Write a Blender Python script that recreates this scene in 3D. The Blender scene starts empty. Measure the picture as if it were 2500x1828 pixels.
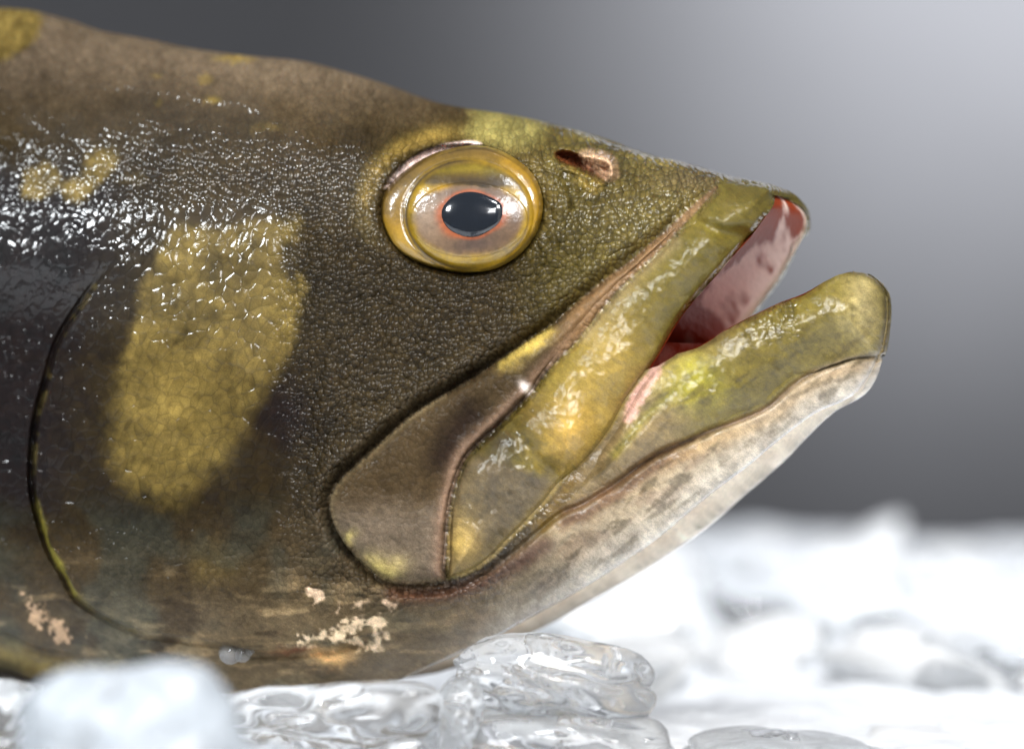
import bpy, math, random
import numpy as np
from mathutils import Vector, noise as mnoise

sc = bpy.context.scene
PI = math.pi
# ------------------------------------------------------------------ camera / world / lights
S = 0.00012            # metres per photograph pixel in the focal plane
D = 1.0                # camera distance to the focal plane
CX, CY = 1250.0, 914.0

cam_d = bpy.data.cameras.new('camera')
cam = bpy.data.objects.new('camera', cam_d)
sc.collection.objects.link(cam)
cam.location = (0, -D, 0)
cam.rotation_euler = (PI/2, 0, 0)
cam_d.sensor_width = 36
cam_d.lens = 36*D/(2500*S)
cam_d.clip_start = 0.05
cam_d.clip_end = 50
cam_d.dof.use_dof = True
cam_d.dof.focus_distance = D + 0.004
cam_d.dof.aperture_fstop = 4.8
sc.camera = cam

world = bpy.data.worlds.new('World')
sc.world = world
world.use_nodes = True
bg = world.node_tree.nodes['Background']
bg.inputs[0].default_value = (0.92, 0.95, 1.0, 1)
bg.inputs[1].default_value = 0.25

def area(name, loc, target, size, power, col=(1, 1, 1), size_y=None):
    d = bpy.data.lights.new(name, 'AREA')
    d.energy = power
    d.color = col
    d.size = size
    if size_y:
        d.shape = 'RECTANGLE'
        d.size_y = size_y
    o = bpy.data.objects.new(name, d)
    sc.collection.objects.link(o)
    o.location = loc
    o.rotation_euler = (Vector(target) - Vector(loc)).to_track_quat('-Z', 'Y').to_euler()
    return o

area('key_lamp', (0.26, -0.72, 0.66), (0.05, 0, 0), 0.26, 9.5, (1.0, 0.98, 0.95))
area('lip_lamp', (-0.10, -0.95, 0.50), (0.05, 0, 0), 0.30, 7, (0.98, 0.98, 1.0))
area('shoulder_lamp', (-0.92, -0.48, 0.60), (-0.1, 0.03, 0), 0.17, 9, (0.92, 0.97, 1.0))
def spot(name, loc, target, power, deg, soft, blend, col=(1, 1, 1)):
    d = bpy.data.lights.new(name, 'SPOT')
    d.energy = power
    d.spot_size = math.radians(deg)
    d.spot_blend = blend
    d.shadow_soft_size = soft
    d.color = col
    o = bpy.data.objects.new(name, d)
    sc.collection.objects.link(o)
    o.location = loc
    o.rotation_euler = (Vector(target) - Vector(loc)).to_track_quat('-Z', 'Y').to_euler()
    return o
spot('ice_fill', (0.25, 0.86, 1.6), (0.25, 0.86, -0.1), 135, 57, 0.12, .55, (0.97, 0.98, 1.0))  # unseen spot added to brighten the ice bed behind the fish
area('front_fill', (1.6, -2.2, 0.5), (0, 0, -0.03), 2.0, 6.5, (1.0, 0.97, 0.93), 2.0)  # added soft fill for the cheek and the inside of the mouth
spot('front_ice_fill', (0.05, -0.50, 0.85), (0.0, -0.10, -0.115), 22, 22, 0.08, .7, (0.97, 0.98, 1.0))  # extra spot added to lift the foreground ice
spot('backdrop_lamp', (0.70, 1.15, 1.02), (0.50, 2.4, 0.48), 345, 42, 0.2, 1.0, (0.95, 0.97, 1.0))

vs = sc.view_settings
sc.display_settings.display_device = 'sRGB'
vs.view_transform = 'Standard'
vs.look = 'None'
vs.exposure = 0.0
vs.gamma = 1.0
vs.use_curve_mapping = False
cy = sc.cycles
cy.use_denoising = True
cy.max_bounces = 14
cy.transmission_bounces = 12
cy.glossy_bounces = 6
cy.diffuse_bounces = 4
cy.sample_clamp_indirect = 6
cy.caustics_refractive = True
cy.caustics_reflective = True
cy.blur_glossy = 0.5

# ------------------------------------------------------------------ small numpy tools
rng = np.random.RandomState(7)
TAB = rng.rand(256, 256)

def vnoise(u, v, cell, seed=0):
    x = u/cell + seed*17.31
    y = v/cell + seed*9.17
    xi = np.floor(x).astype(int)
    yi = np.floor(y).astype(int)
    fx = x - xi
    fy = y - yi
    fx = fx*fx*(3-2*fx)
    fy = fy*fy*(3-2*fy)
    a = TAB[xi & 255, yi & 255]
    b = TAB[(xi+1) & 255, yi & 255]
    c = TAB[xi & 255, (yi+1) & 255]
    d = TAB[(xi+1) & 255, (yi+1) & 255]
    return (a*(1-fx)+b*fx)*(1-fy) + (c*(1-fx)+d*fx)*fy

def fbm(u, v, cell, oct=3, seed=0):
    r = 0
    amp = 1.0
    tot = 0
    for i in range(oct):
        r = r + amp*vnoise(u, v, cell/2**i, seed+i*3)
        tot += amp
        amp *= 0.55
    return r/tot - 0.5

def sstep(a, b, x):
    t = np.clip((x-a)/(b-a), 0, 1)
    return t*t*(3-2*t)

def interp(x, pts):
    pts = np.array(pts, float)
    return np.interp(x, pts[:, 0], pts[:, 1])

def chaikin(p, closed, n=2):
    p = np.array(p, float)
    for _ in range(n):
        q = np.roll(p, -1, 0)
        a = p*0.75 + q*0.25
        b = p*0.25 + q*0.75
        if closed:
            p = np.stack([a, b], 1).reshape(-1, 2)
        else:
            m = np.stack([a[:-1], b[:-1]], 1).reshape(-1, 2)
            p = np.vstack([p[:1], m, p[-1:]])
    return p

def dist_poly(u, v, pts, closed):
    """distance and nearest point to a polyline"""
    p = np.asarray(pts, float)
    q = np.roll(p, -1, 0) if closed else p[1:]
    a = p if closed else p[:-1]
    best = np.full(u.shape, 1e12)
    nx = np.zeros_like(u)
    ny = np.zeros_like(u)
    for (ax, ay), (bx, by) in zip(a, q):
        dx, dy = bx-ax, by-ay
        L = dx*dx+dy*dy
        if L < 1e-9:
            continue
        t = np.clip(((u-ax)*dx+(v-ay)*dy)/L, 0, 1)
        px = ax+t*dx
        py = ay+t*dy
        d = (u-px)**2+(v-py)**2
        m = d < best
        best = np.where(m, d, best)
        nx = np.where(m, px, nx)
        ny = np.where(m, py, ny)
    return np.sqrt(best), nx, ny

def dline(u, v, pts, n=1, reach=1e9):
    """distance to an open line (only looked up inside its box grown by reach)"""
    p = chaikin(pts, False, n)
    out = np.full(u.shape, 1e6)
    m = (u > p[:, 0].min()-reach) & (u < p[:, 0].max()+reach) & (v > p[:, 1].min()-reach) & (v < p[:, 1].max()+reach)
    if m.any():
        out[m] = dist_poly(u[m], v[m], p, False)[0]
    return out

def inside(u, v, pts):
    p = np.asarray(pts, float)
    q = np.roll(p, -1, 0)
    c = np.zeros(u.shape, bool)
    for (ax, ay), (bx, by) in zip(p, q):
        if ay == by:
            continue
        m = (ay > v) != (by > v)
        x = (bx-ax)*(v-ay)/(by-ay)+ax
        c ^= m & (u < x)
    return c

def sdist(u, v, pts, n=2, reach=120):
    """signed distance (positive inside), clipped to reach outside"""
    p = chaikin(pts, True, n) if n else np.asarray(pts, float)
    out = np.full(u.shape, -float(reach))
    m = (u > p[:, 0].min()-reach) & (u < p[:, 0].max()+reach) & (v > p[:, 1].min()-reach) & (v < p[:, 1].max()+reach)
    if m.any():
        d = dist_poly(u[m], v[m], p, True)[0]
        out[m] = np.where(inside(u[m], v[m], p), d, -d)
    return out

def sc_(pts, ox, oy, k):
    return [(ox+x*k, oy+y*k) for x, y in pts]
C1 = lambda p: sc_(p, 850, 250, 0.3099)
C2 = lambda p: sc_(p, 1400, 380, 0.3631)
C3 = lambda p: sc_(p, 750, 750, 0.4237)
C4 = lambda p: sc_(p, 1250, 850, 0.3984)
C5 = lambda p: sc_(p, 0, 0, 0.3631)
C6 = lambda p: sc_(p, 0, 600, 0.3631)
C7 = lambda p: sc_(p, 0, 1200, 0.4427)
CD = lambda p: sc_(p, 0, 0, 1.1067)

# ------------------------------------------------------------------ fish outlines (side view, pixels)
DORSAL = [(-330, 40), (-150, 22), (0, 20), (36, 22), (91, 27), (145, 47), (218, 71), (290, 84), (363, 96), (436, 113), (508, 125),
          (617, 138), (726, 146), (800, 163), (885, 190), (970, 222), (1051, 247), (1120, 262), (1185, 271), (1284, 286),
          (1377, 309), (1439, 327), (1485, 347), (1550, 366), (1582, 380), (1654, 391), (1709, 409), (1763, 424),
          (1818, 438), (1872, 447)]
SNOUT = [(1872, 447), (1890, 456), (1893, 480)]
LIP_EDGE = [(1893, 480), (1888, 505), (1861, 540), (1836, 576), (1792, 623), (1745, 678), (1716, 710), (1683, 747), (1654, 787), (1625, 838), (1603, 877)]
LIP_EDGE2 = [(1582, 907), (1556, 939), (1529, 979), (1505, 1025), (1481, 1065), (1453, 1097), (1421, 1133), (1397, 1153)]
MAX_FRONT = [(1370, 1181), (1342, 1220), (1314, 1252), (1274, 1292), (1246, 1318), (1208, 1360), (1174, 1386), (1131, 1407), (1089, 1417)]
MAX_OUT = [(1089, 1417), (1021, 1428), (970, 1426), (936, 1415), (898, 1386), (852, 1343), (822, 1297), (807, 1258), (804, 1225), (811, 1199),
           (835, 1165), (873, 1131), (919, 1089), (970, 1042), (1021, 1000), (1080, 964), (1131, 936), (1178, 907), (1216, 881),
           (1258, 852), (1301, 822), (1343, 797), (1386, 758), (1444, 707), (1491, 670), (1538, 638), (1574, 605), (1618, 569),
           (1661, 529), (1709, 485), (1752, 452)]
RIDGE = [(1752, 462), (1709, 507), (1672, 547), (1618, 605), (1563, 656), (1509, 707), (1473, 750), (1436, 796), (1403, 839), (1360, 881),
         (1322, 924), (1305, 953), (1271, 987), (1229, 1030), (1174, 1080), (1140, 1114), (1119, 1161), (1106, 1208), (1095, 1258),
         (1091, 1309), (1089, 1364), (1087, 1390)]
JAW_TOP = [(1618, 885), (1654, 863), (1709, 845), (1763, 809), (1818, 780), (1854, 762), (1909, 736), (1963, 718), (2010, 689), (2046, 671), (2083, 662)]
CHIN = [(2083, 662), (2112, 667), (2145, 689), (2161, 714), (2165, 751), (2163, 787), (2156, 834), (2148, 867), (2130, 900), (2115, 930), (2090, 962)]
JAW_LOW = [(2090, 962), (2047, 985), (1999, 1003), (1959, 1029), (1888, 1085), (1828, 1137), (1768, 1181), (1708, 1229), (1649, 1280), (1589, 1328),
           (1529, 1368), (1476, 1404), (1387, 1458), (1298, 1506), (1210, 1555), (1121, 1595), (1033, 1635), (958, 1668)]
BELLY = [(958, 1668), (885, 1680), (753, 1694), (677, 1700), (531, 1695), (400, 1692), (250, 1688), (97, 1665), (0, 1632), (-150, 1600), (-330, 1570)]
CREASE = [(2148, 867), (2087, 870), (2007, 898), (1947, 930), (1907, 966), (1872, 997), (1808, 1025), (1728, 1053), (1688, 1073), (1609, 1105),
          (1561, 1137), (1505, 1181), (1465, 1205), (1421, 1232), (1370, 1250)]
GILL = [(320, 600), (275, 650), (232, 698), (196, 752), (163, 800), (134, 861), (116, 934), (96, 1010), (87, 1072), (82, 1145), (85, 1199), (91, 1226),
        (106, 1288), (124, 1346), (159, 1399), (177, 1439), (190, 1461), (248, 1501), (332, 1541), (420, 1554), (509, 1567), (620, 1585),
        (752, 1580), (841, 1568), (930, 1545)]
EYE = C1([(240, 860), (260, 740), (330, 640), (430, 550), (560, 460), (700, 390), (880, 345), (1050, 335), (1200, 375), (1350, 460),
          (1450, 550), (1510, 660), (1540, 780), (1530, 900), (1490, 1030), (1400, 1160), (1280, 1260), (1150, 1330), (1000, 1355),
          (850, 1350), (650, 1310), (480, 1250), (350, 1160), (290, 1060), (250, 960)])
PUPIL = C1([(730, 880), (745, 820), (800, 755), (870, 715), (960, 700), (1040, 712), (1110, 740), (1165, 766), (1205, 795), (1220, 840), (1215, 900), (1185, 960),
            (1120, 1010), (1040, 1055), (950, 1068), (870, 1045), (800, 1010), (750, 950)])
NOSTRIL = C1([(1620, 400), (1680, 372), (1780, 395), (1900, 440), (2050, 470), (2085, 540), (2060, 632), (1950, 570), (1840, 520), (1740, 500), (1650, 455)])
FLAP = C1([(1800, 400), (1920, 370), (2050, 385), (2115, 450), (2120, 560), (2080, 640), (2030, 620), (1960, 570), (1900, 520), (1830, 480)])
NTIP = C1([(1640, 480), (1740, 505), (1850, 530), (1950, 590), (2040, 640), (1990, 700), (1920, 750), (1850, 710), (1800, 620), (1720, 550)])

TH = math.radians(20)
P0 = np.array([0.078, 0.025, 0.0])
NRM = np.array([-math.sin(TH), -math.cos(TH), 0.0])     # from the fish's mid plane towards the camera side

def to_world(u, v, h):
    """point seen at pixel (u,v), standing h metres off the fish's mid plane"""
    r = np.stack([(u-CX)*S, np.full_like(u, D), (CY-v)*S], -1)
    c = np.array([0, -D, 0.0])
    k = (h - np.dot(c-P0, NRM)) / (r @ NRM)
    return c + r*k[..., None]

def mirror(p):
    return p - 2*((p-P0) @ NRM)[..., None]*NRM

def at(u, v, d):
    """point at pixel (u,v), d metres nearer than the focal plane"""
    k = (D-d)/D
    return Vector(((u-CX)*S*k, -d, (CY-v)*S*k))

def prof(x):
    x = np.clip(x, 0, 1)
    return np.sqrt(np.clip(1-(1-x)**2, 0, 1))

VENTRAL = CHIN[:-1] + JAW_LOW[:-1] + BELLY
TOPLINE = DORSAL + SNOUT[1:]

def dome(x):
    x = np.clip(x, 0, 1)
    return .4*np.sqrt(np.clip(1-(1-x)**2, 0, 1)) + .6*(1-(1-x)**2)

def body_h(u, v, fine=True):
    W = interp(u, [(-330, .064), (0, .067), (400, .068), (800, .064), (1150, .054), (1500, .042), (1750, .034), (1900, .0235), (2000, .020), (2100, .016), (2170, .010)])
    dD = dist_poly(u, v, chaikin(TOPLINE, False, 1), False)[0]
    RD = interp(u, [(-330, 660), (600, 560), (1100, 340), (1500, 230), (1800, 120), (1900, 70)])
    dV = dist_poly(u, v, chaikin(VENTRAL, False, 1), False)[0]
    RV = interp(u, [(0, 330), (1000, 260), (1400, 150), (1800, 110), (2050, 90)])
    kV = interp(u, [(-330, .35), (700, .35), (1000, .38), (1330, .34), (1650, .50), (1900, .62), (2050, .38), (2110, .10), (2140, 0)])
    h = W*prof(dD/RD)**0.9*(kV+(1-kV)*prof(dV/RV))
    if not fine:
        return h
    # gill cover stands proud of the trunk behind it
    gl = chaikin(GILL, False, 1)
    poly = np.vstack([gl, [(1300, 1400), (1300, 300), (500, 300)]])
    m = (u < 1000) & (v > 500)
    sd_ = np.full(u.shape, 200.0)
    dg = dist_poly(u[m], v[m], gl, False)[0]
    sd_[m] = np.where(inside(u[m], v[m], poly), dg, -dg)
    fade = sstep(600, 800, v)*sstep(980, 800, u)
    h = h + fade*(-0.0042*sstep(5, -3, sd_) - 0.0026*(1+1.2*sstep(900, 1000, v)*sstep(1350, 1250, v))*np.exp(-((sd_+7)/6)**2)*(1-.6*sstep(150,300,u)) + 0.0006*np.exp(-((sd_-6)/9)**2))
    # groove the upper jaw plate sits in
    dm = dline(u, v, MAX_OUT, 1, 160)
    gw = interp(u, [(800, 1.0), (1150, 1.0), (1350, .6), (1700, .35)])
    gw = gw*(1-.55*sstep(1330, 1400, v))
    h = h - 0.0058*gw*np.exp(-(dm/17)**2) + 0.0011*gw*np.exp(-((dm-42)/18)**2)
    # crease along the lower jaw and its run below the upper jaw plate
    dc = dline(u, v, CREASE + [(1300, 1310), (1230, 1370), (1150, 1425), (1060, 1450), (980, 1445)], 1, 100)
    h = h - 0.0016*np.exp(-(dc/8)**2)
    # folds of the throat
    dk = dline(u, v, [(620, 1600), (760, 1595), (900, 1570)], 1, 80)
    h = h - 0.002*np.exp(-(dk/11)**2)
    dk = dline(u, v, [(-200, 1470), (0, 1545), (90, 1590), (200, 1610)], 1, 80)
    h = h - 0.002*np.exp(-(dk/10)**2)
    # eye socket and brow
    q = np.sqrt(((u-1125)/215)**2 + ((v-512)/172)**2)
    h = h + 0.0016*np.exp(-((q-1.14)/.13)**2)*sstep(760, 500, v) - 0.005*sstep(.97, .86, q)
    h = h + 0.004*np.exp(-((u-1330)/140)**2 - ((v-375)/60)**2)
    # crown groove
    dk = dline(u, v, [(150, 215), (300, 228), (400, 240), (520, 262), (640, 285)], 2, 90)
    h = h - 0.0018*np.exp(-(dk/17)**2)
    # nostril
    sn = sdist(u, v, NOSTRIL, 2, 60)
    h = h - 0.009*sstep(-3, 14, sn) + 0.0012*np.exp(-((sn+10)/8)**2)
    sf = sdist(u, v, FLAP, 2, 60)
    h = h + 0.0125*sstep(-3, 16, sf)
    st = sdist(u, v, NTIP, 2, 60)
    h = h + 0.0016*sstep(-4, 16, st)
    # wrinkles below the nostril and between eye and snout
    for ln in ([(1335, 430), (1365, 470), (1372, 510)], [(1375, 430), (1392, 470), (1400, 520)], [(1440, 495), (1490, 480), (1540, 468)]):
        dk = dline(u, v, ln, 2, 60)
        h = h - 0.0008*np.exp(-(dk/7)**2)
    # cheek relief
    h = h + 0.0028*np.exp(-((u-560)/260)**2 - ((v-880)/330)**2)
    h = h - 0.0022*np.exp(-((u-730)/70)**2 - ((v-1050)/260)**2)
    h = h + 0.0016*fbm(u, v, 130, 3, 5) + 0.0006*fbm(u, v, 40, 2, 9)
    return h

# ------------------------------------------------------------------ pigment of the skin (pigment, with some shade of the jaw painted in)
def L(r, g, b):
    f = lambda c: ((c/255+0.055)/1.055)**2.4 if c > 10 else c/255/12.92
    return np.array([f(r), f(g), f(b)])

def mix(col, c, a):
    return col*(1-a[:, None]) + np.asarray(c)*a[:, None]

YEL = L(122, 103, 52)
PATCHES = [
    CD([(355, 545), (380, 500), (430, 495), (480, 510), (540, 490), (600, 490), (660, 470), (665, 490), (640, 540), (615, 580), (635, 620), (670, 600),
        (682, 630), (660, 690), (640, 760), (610, 830), (560, 890), (530, 960), (500, 1020), (440, 1060), (410, 1110), (370, 1125),
        (325, 1105), (280, 1080), (250, 1020), (235, 960), (240, 880), (260, 800), (290, 740), (310, 680), (300, 640), (340, 590)]),
    C5([(-900, -60), (0, 30), (250, 50), (275, 110), (235, 280), (150, 350), (0, 430), (-400, 520), (-900, 500)]),
    C5([(170, 1120), (380, 1110), (405, 1180), (390, 1270), (260, 1345), (130, 1330)]),
    C5([(620, 1000), (780, 970), (795, 1080), (740, 1180), (640, 1250), (560, 1340), (500, 1385), (430, 1300), (450, 1220), (560, 1150)]),
]
SPOTS = [(525, 247, 20, 14, .9), (570, 146, 48, 12, .8), (378, 183, 12, 9, .5), (497, 196, 12, 10, .55), (387, 251, 11, 10, .6), (640, 312, 45, 14, .45),
         (530, 1370, 60, 50, .25), (480, 1390, 30, 40, .2), (325, 435, 30, 16, .25)]

def skin(u, v):
    n1 = fbm(u, v, 160, 4, 1)
    n2 = fbm(u, v, 34, 3, 2)
    n3 = fbm(u, v, 11, 2, 3)
    wu = u + 34*fbm(u, v, 60, 3, 11) + 14*n3
    wv = v + 34*fbm(u, v, 60, 3, 14) + 14*fbm(u, v, 11, 2, 33)
    col = np.tile(L(74, 60, 34), (len(u), 1))
    # grey-brown crown
    col = mix(col, L(112, 97, 80), .8*sstep(420, 130, v + 0.0*u - 60*n1)*sstep(1250, 900, u))
    col = mix(col, L(90, 73, 46), .6*np.exp(-((u-640)/260)**2 - ((v-400)/130)**2))
    # dark shoulder and dark bar of the cheek
    col = mix(col, L(42, 31, 17), .92*sstep(440, 150, u+.25*(v-600))*sstep(330, 480, v)*sstep(1420, 1200, v))
    col = mix(col, L(46, 33, 18), .85*np.exp(-((wu-690)/100)**2 - ((wv-1010)/120)**2))
    col = mix(col, L(48, 38, 22), .65*np.exp(-((wu-420)/330)**2 - ((wv-1230)/110)**2))
    col = mix(col, L(56, 46, 26), .6*np.exp(-((wu-800)/150)**2 - ((wv-720)/100)**2))
    # lower cheek, bluish brown
    col = mix(col, L(88, 74, 52), .8*sstep(1230, 1380, wv+.1*(u-300))*sstep(1300, 1000, u))
    col = mix(col, L(104, 90, 68), .7*sstep(1420, 1520, wv)*sstep(80, 380, u))
    col = mix(col, L(96, 84, 66), .6*np.exp(-(dline(u, v, MAX_OUT[5:20], 1, 140)/42)**2))
    # olive snout and surround of the eye
    ol = sstep(1180, 1380, wu)*sstep(870, 640, wv)
    col = mix(col, L(106, 92, 40), .85*ol)
    q = np.sqrt(((u-1112)/222)**2 + ((v-506)/180)**2)
    col = mix(col, L(122, 104, 54), .6*np.exp(-((q-1.02)/.12)**2)*sstep(640, 520, v))
    col = mix(col, L(158, 130, 62), .55*np.exp(-((q-1.0)/.10)**2)*sstep(540, 470, v)*sstep(1150, 1060, u))
    col = mix(col, L(140, 130, 74), .8*sstep(-34, 26, sdist(wu, wv, C1([(1000, 60), (1300, 80), (1600, 160), (1500, 260), (1350, 350), (1150, 330), (960, 280), (950, 180)]), 2, 80)))
    col = mix(col, L(140, 128, 72), .8*sstep(-4, 16, sdist(wu, wv, C1([(1690, 180), (1900, 230), (2080, 330), (1950, 330), (1800, 300)]), 2, 60)))
    col = mix(col, L(150, 134, 74), .6*np.exp(-((u-1610)/70)**2 - ((v-382)/22)**2))
    col = mix(col, L(104, 88, 62), .6*np.exp(-((u-1690)/90)**2 - ((v-440)/30)**2))
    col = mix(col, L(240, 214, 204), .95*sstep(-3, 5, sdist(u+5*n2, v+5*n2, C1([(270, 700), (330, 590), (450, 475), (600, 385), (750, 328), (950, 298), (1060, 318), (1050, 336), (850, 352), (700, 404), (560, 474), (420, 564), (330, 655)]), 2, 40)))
    # yellow blotches
    for i, p in enumerate(PATCHES):
        soft = (20 + 22*sstep(800, 1150, v)) if i == 0 else 14
        a = sstep(-soft, soft, sdist(u+.55*(wu-u), v+.55*(wv-v), p, 2, 80) + 16*n2)
        col = mix(col, YEL*(1+.7*n1[:, None]+.5*n2[:, None]), .93*a)
    for (a, b, ra, rb, k) in SPOTS:
        q2 = ((wu-a)/ra)**2 + ((wv-b)/rb)**2
        col = mix(col, YEL*1.05, k*np.exp(-q2**1.5))
    # darker scales nibbling into the big blotch
    col = mix(col, L(90, 78, 40), .6*sstep(.08, .2, n1+.5*n2)*np.exp(-((u-620)/90)**2 - ((v-650)/90)**2))
    # brown and grey clouding of the throat
    th_ = sstep(1330, 1450, v)*sstep(1400, 1000, u)
    col = mix(col, L(60, 48, 34), .6*th_*sstep(.0, .22, fbm(u*.6, v*1.8, 70, 4, 101)))
    col = mix(col, L(150, 128, 94), .5*th_*sstep(.02, .22, fbm(u*.5, v*1.8, 60, 4, 107)))
    col = mix(col, L(70, 84, 78), .35*sstep(1180, 1300, v)*sstep(1150, 900, u)*sstep(-.02, .2, fbm(u, v, 150, 3, 113)))
    # the cheek and flank are darker than crown and jaws
    dkm = sstep(130, 330, v - .2*u + 120)*sstep(1700, 1350, u+.25*(v-600))*sstep(1560, 1380, v)
    col = col*(1-.34*dkm)[:, None]
    # nostril
    col = mix(col, L(120, 62, 34), .95*sstep(-6, 8, sdist(u, v, NOSTRIL, 2, 40)))
    col = mix(col, L(196, 158, 124), .9*sstep(-6, 10, sdist(u+20*n2, v+20*n2, FLAP, 2, 40)))
    col = mix(col, L(112, 94, 40), .9*sstep(-8, 10, sdist(u, v, NTIP, 2, 40)))
    # jaw: pale throat
    dl = dist_poly(u, v, chaikin(JAW_LOW[:-1], False, 1), False)[0]
    jz = sstep(1000, 1350, u - .0*v)
    lj = sstep(700, 900, wv)*sstep(1420, 1650, wu+.35*(wv-700))
    col = mix(col, L(124, 106, 70), .9*lj)
    below = sstep(-10, 26, sdist(u, v, CREASE + [(1250, 1352), (1100, 1440), (900, 1500), (800, 1720), (1100, 1650), (1500, 1440), (2080, 1010), (2180, 930)], 1, 120) + 16*n2)
    col = mix(col, L(136, 121, 97), .9*below*sstep(900, 1400, u))
    col = mix(col, L(112, 90, 66), .65*below*sstep(1000, 1300, u)*sstep(-.03, .2, fbm(.8*u-.6*v, (.6*u+.8*v)*2.2, 80, 4, 121)))
    col = mix(col, L(216, 206, 190), .8*np.exp(-((dl)/62)**2)*sstep(1050, 1400, u)*(.75+.9*n2))
    col = mix(col, L(166, 136, 92), .45*below*np.exp(-((dline(u, v, CREASE, 1, 120)-26)/20)**2)*sstep(1500, 1700, u))
    # greenish yellow lower lip
    lip = sstep(-6, 14, sdist(u, v, LOWLIP, 1, 80))
    col = mix(col, L(108, 95, 36), .92*lip*sstep(1560, 1760, u+.6*(wv-1000)+40*n2))
    col = mix(col, L(134, 128, 30), .8*lip*np.exp(-((wu-1690)/75)**2 - ((wv-925)/70)**2))
    col = mix(col, L(176, 160, 112), .7*lip*np.exp(-((wu-2110)/50)**2 - ((wv-740)/90)**2))
    col = mix(col, L(118, 100, 68), .85*lip*sstep(1780, 1560, u+.2*(wv-1050))*sstep(950, 1040, wv))
    dk = dline(u, v, [(1640, 960), (1580, 1010), (1540, 1060), (1500, 1110)], 2, 60)
    col = mix(col, L(116, 108, 44), .7*np.exp(-(dk/13)**2))
    col = mix(col, L(176, 138, 126), .85*sstep(-4, 10, sdist(wu, wv, C2([(570, 1360), (620, 1400), (560, 1500), (480, 1640), (400, 1800), (330, 1800), (380, 1600), (480, 1450)]), 1, 40)))
    # creases of the jaw: red-brown skin, with the thin crease shadow painted in
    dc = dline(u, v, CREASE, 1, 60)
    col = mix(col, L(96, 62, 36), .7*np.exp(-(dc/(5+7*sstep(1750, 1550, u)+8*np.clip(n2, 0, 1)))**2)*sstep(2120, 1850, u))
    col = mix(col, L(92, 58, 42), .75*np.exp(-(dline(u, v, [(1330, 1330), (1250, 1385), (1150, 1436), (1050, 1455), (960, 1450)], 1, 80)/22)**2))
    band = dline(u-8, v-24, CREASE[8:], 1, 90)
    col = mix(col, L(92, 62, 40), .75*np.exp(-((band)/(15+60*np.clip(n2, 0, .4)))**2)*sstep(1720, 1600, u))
    col = mix(col, L(104, 80, 26), .8*np.exp(-(dline(wu, wv, [(1395, 1175), (1345, 1245), (1320, 1290)], 1, 80)/20)**2))  # shade at the end of the jaw plate, painted as an olive wedge
    streak = fbm(.8*u-.6*v, (.6*u+.8*v)*3.0, 60, 4, 141)
    col = mix(col, L(70, 58, 30), .5*lj*sstep(.04, .22, streak))
    # upper lip
    ul = sstep(-4, 6, sdist(u, v, UPLIP, 1, 60))
    col = mix(col, L(100, 88, 33), ul)
    col = mix(col, L(142, 118, 54), .8*ul*np.exp(-((wu-1480)/110)**2 - ((wv-890)/170)**2))
    col = mix(col, L(160, 128, 58), .9*ul*np.exp(-((wu-1395)/75)**2 - ((wv-1060)/95)**2))
    col = mix(col, L(112, 98, 34), .75*ul*np.exp(-(dline(u, v, C2([(780, 440), (900, 480), (1020, 520), (1150, 540)]), 1, 60)/14)**2))
    col = mix(col, L(138, 122, 90), .55*ul*np.exp(-(dline(u, v, [(1650, 590), (1540, 690), (1430, 820)], 1, 60)/18)**2))
    col = mix(col, L(88, 74, 32), .38*ul*sstep(-.05, .25, n2+.5*n3)*sstep(1150, 1000, wv))
    col = mix(col, L(92, 72, 28), .6*ul*np.exp(-((wu-1300)/55)**2 - ((wv-1010)/50)**2))
    lo = ul*sstep(-14, 26, sdist(wu, wv, [(1130, 1090), (1229, 1120), (1300, 1150), (1390, 1160), (1400, 1300), (1100, 1500), (1060, 1300)], 1, 80))
    col = mix(col, L(98, 84, 60), .95*lo)
    col = mix(col, L(66, 54, 36), .8*ul*np.exp(-((wu-1215)/50)**2 - ((wv-1075)/50)**2))
    col = mix(col, L(168, 140, 72), .6*lo*np.exp(-((wu-1130)/40)**2 - ((wv-1320)/60)**2))
    col = mix(col, L(150, 128, 70), .6*lo*np.exp(-(dline(u, v, MAX_FRONT, 1, 60)/24)**2))
    # upper jaw plate
    mx = sstep(-3, 5, sdist(u, v, MAXPLATE, 1, 60))
    col = mix(col, L(74, 60, 40), mx)
    col = mix(col, L(100, 88, 74), .85*mx*sstep(1180, 1290, wv))
    col = mix(col, L(46, 34, 28), .85*mx*np.exp(-(dline(wu, wv, [(1150, 1010), (1110, 1060), (1080, 1120)], 1, 120)/38)**2))
    col = mix(col, L(122, 98, 80), .8*mx*np.exp(-((dline(u, v, RIDGE, 1, 90)-16)/17)**2))
    col = mix(col, L(156, 134, 66), .85*mx*np.exp(-(dline(wu, wv, [(1240, 880), (1290, 850), (1330, 815)], 1, 90)/24)**2))
    col = mix(col, L(120, 92, 60), .8*mx*sstep(1330, 1420, u))
    col = mix(col, L(172, 156, 92), .8*mx*np.exp(-((wu-930)/45)**2 - ((wv-1385)/28)**2))
    col = mix(col, L(172, 156, 92), .7*mx*np.exp(-((wu-852)/18)**2 - ((wv-1315)/18)**2))
    col = mix(col, L(146, 128, 96), .6*mx*np.exp(-(dline(u, v, MAX_OUT[:16], 1, 60)/10)**2))
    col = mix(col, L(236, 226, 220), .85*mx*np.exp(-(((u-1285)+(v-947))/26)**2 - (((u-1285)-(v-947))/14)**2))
    # raw pale scrapes of the throat
    scr = sstep(0.0, .34, n2 + .7*n3 + .36 - dline(wu, wv, C7([(1700, 820), (1850, 770), (2000, 740), (2120, 700), (2100, 790), (1980, 830)]), 1, 100)/62)
    col = mix(col, L(200, 178, 148), .75*scr)
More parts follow.
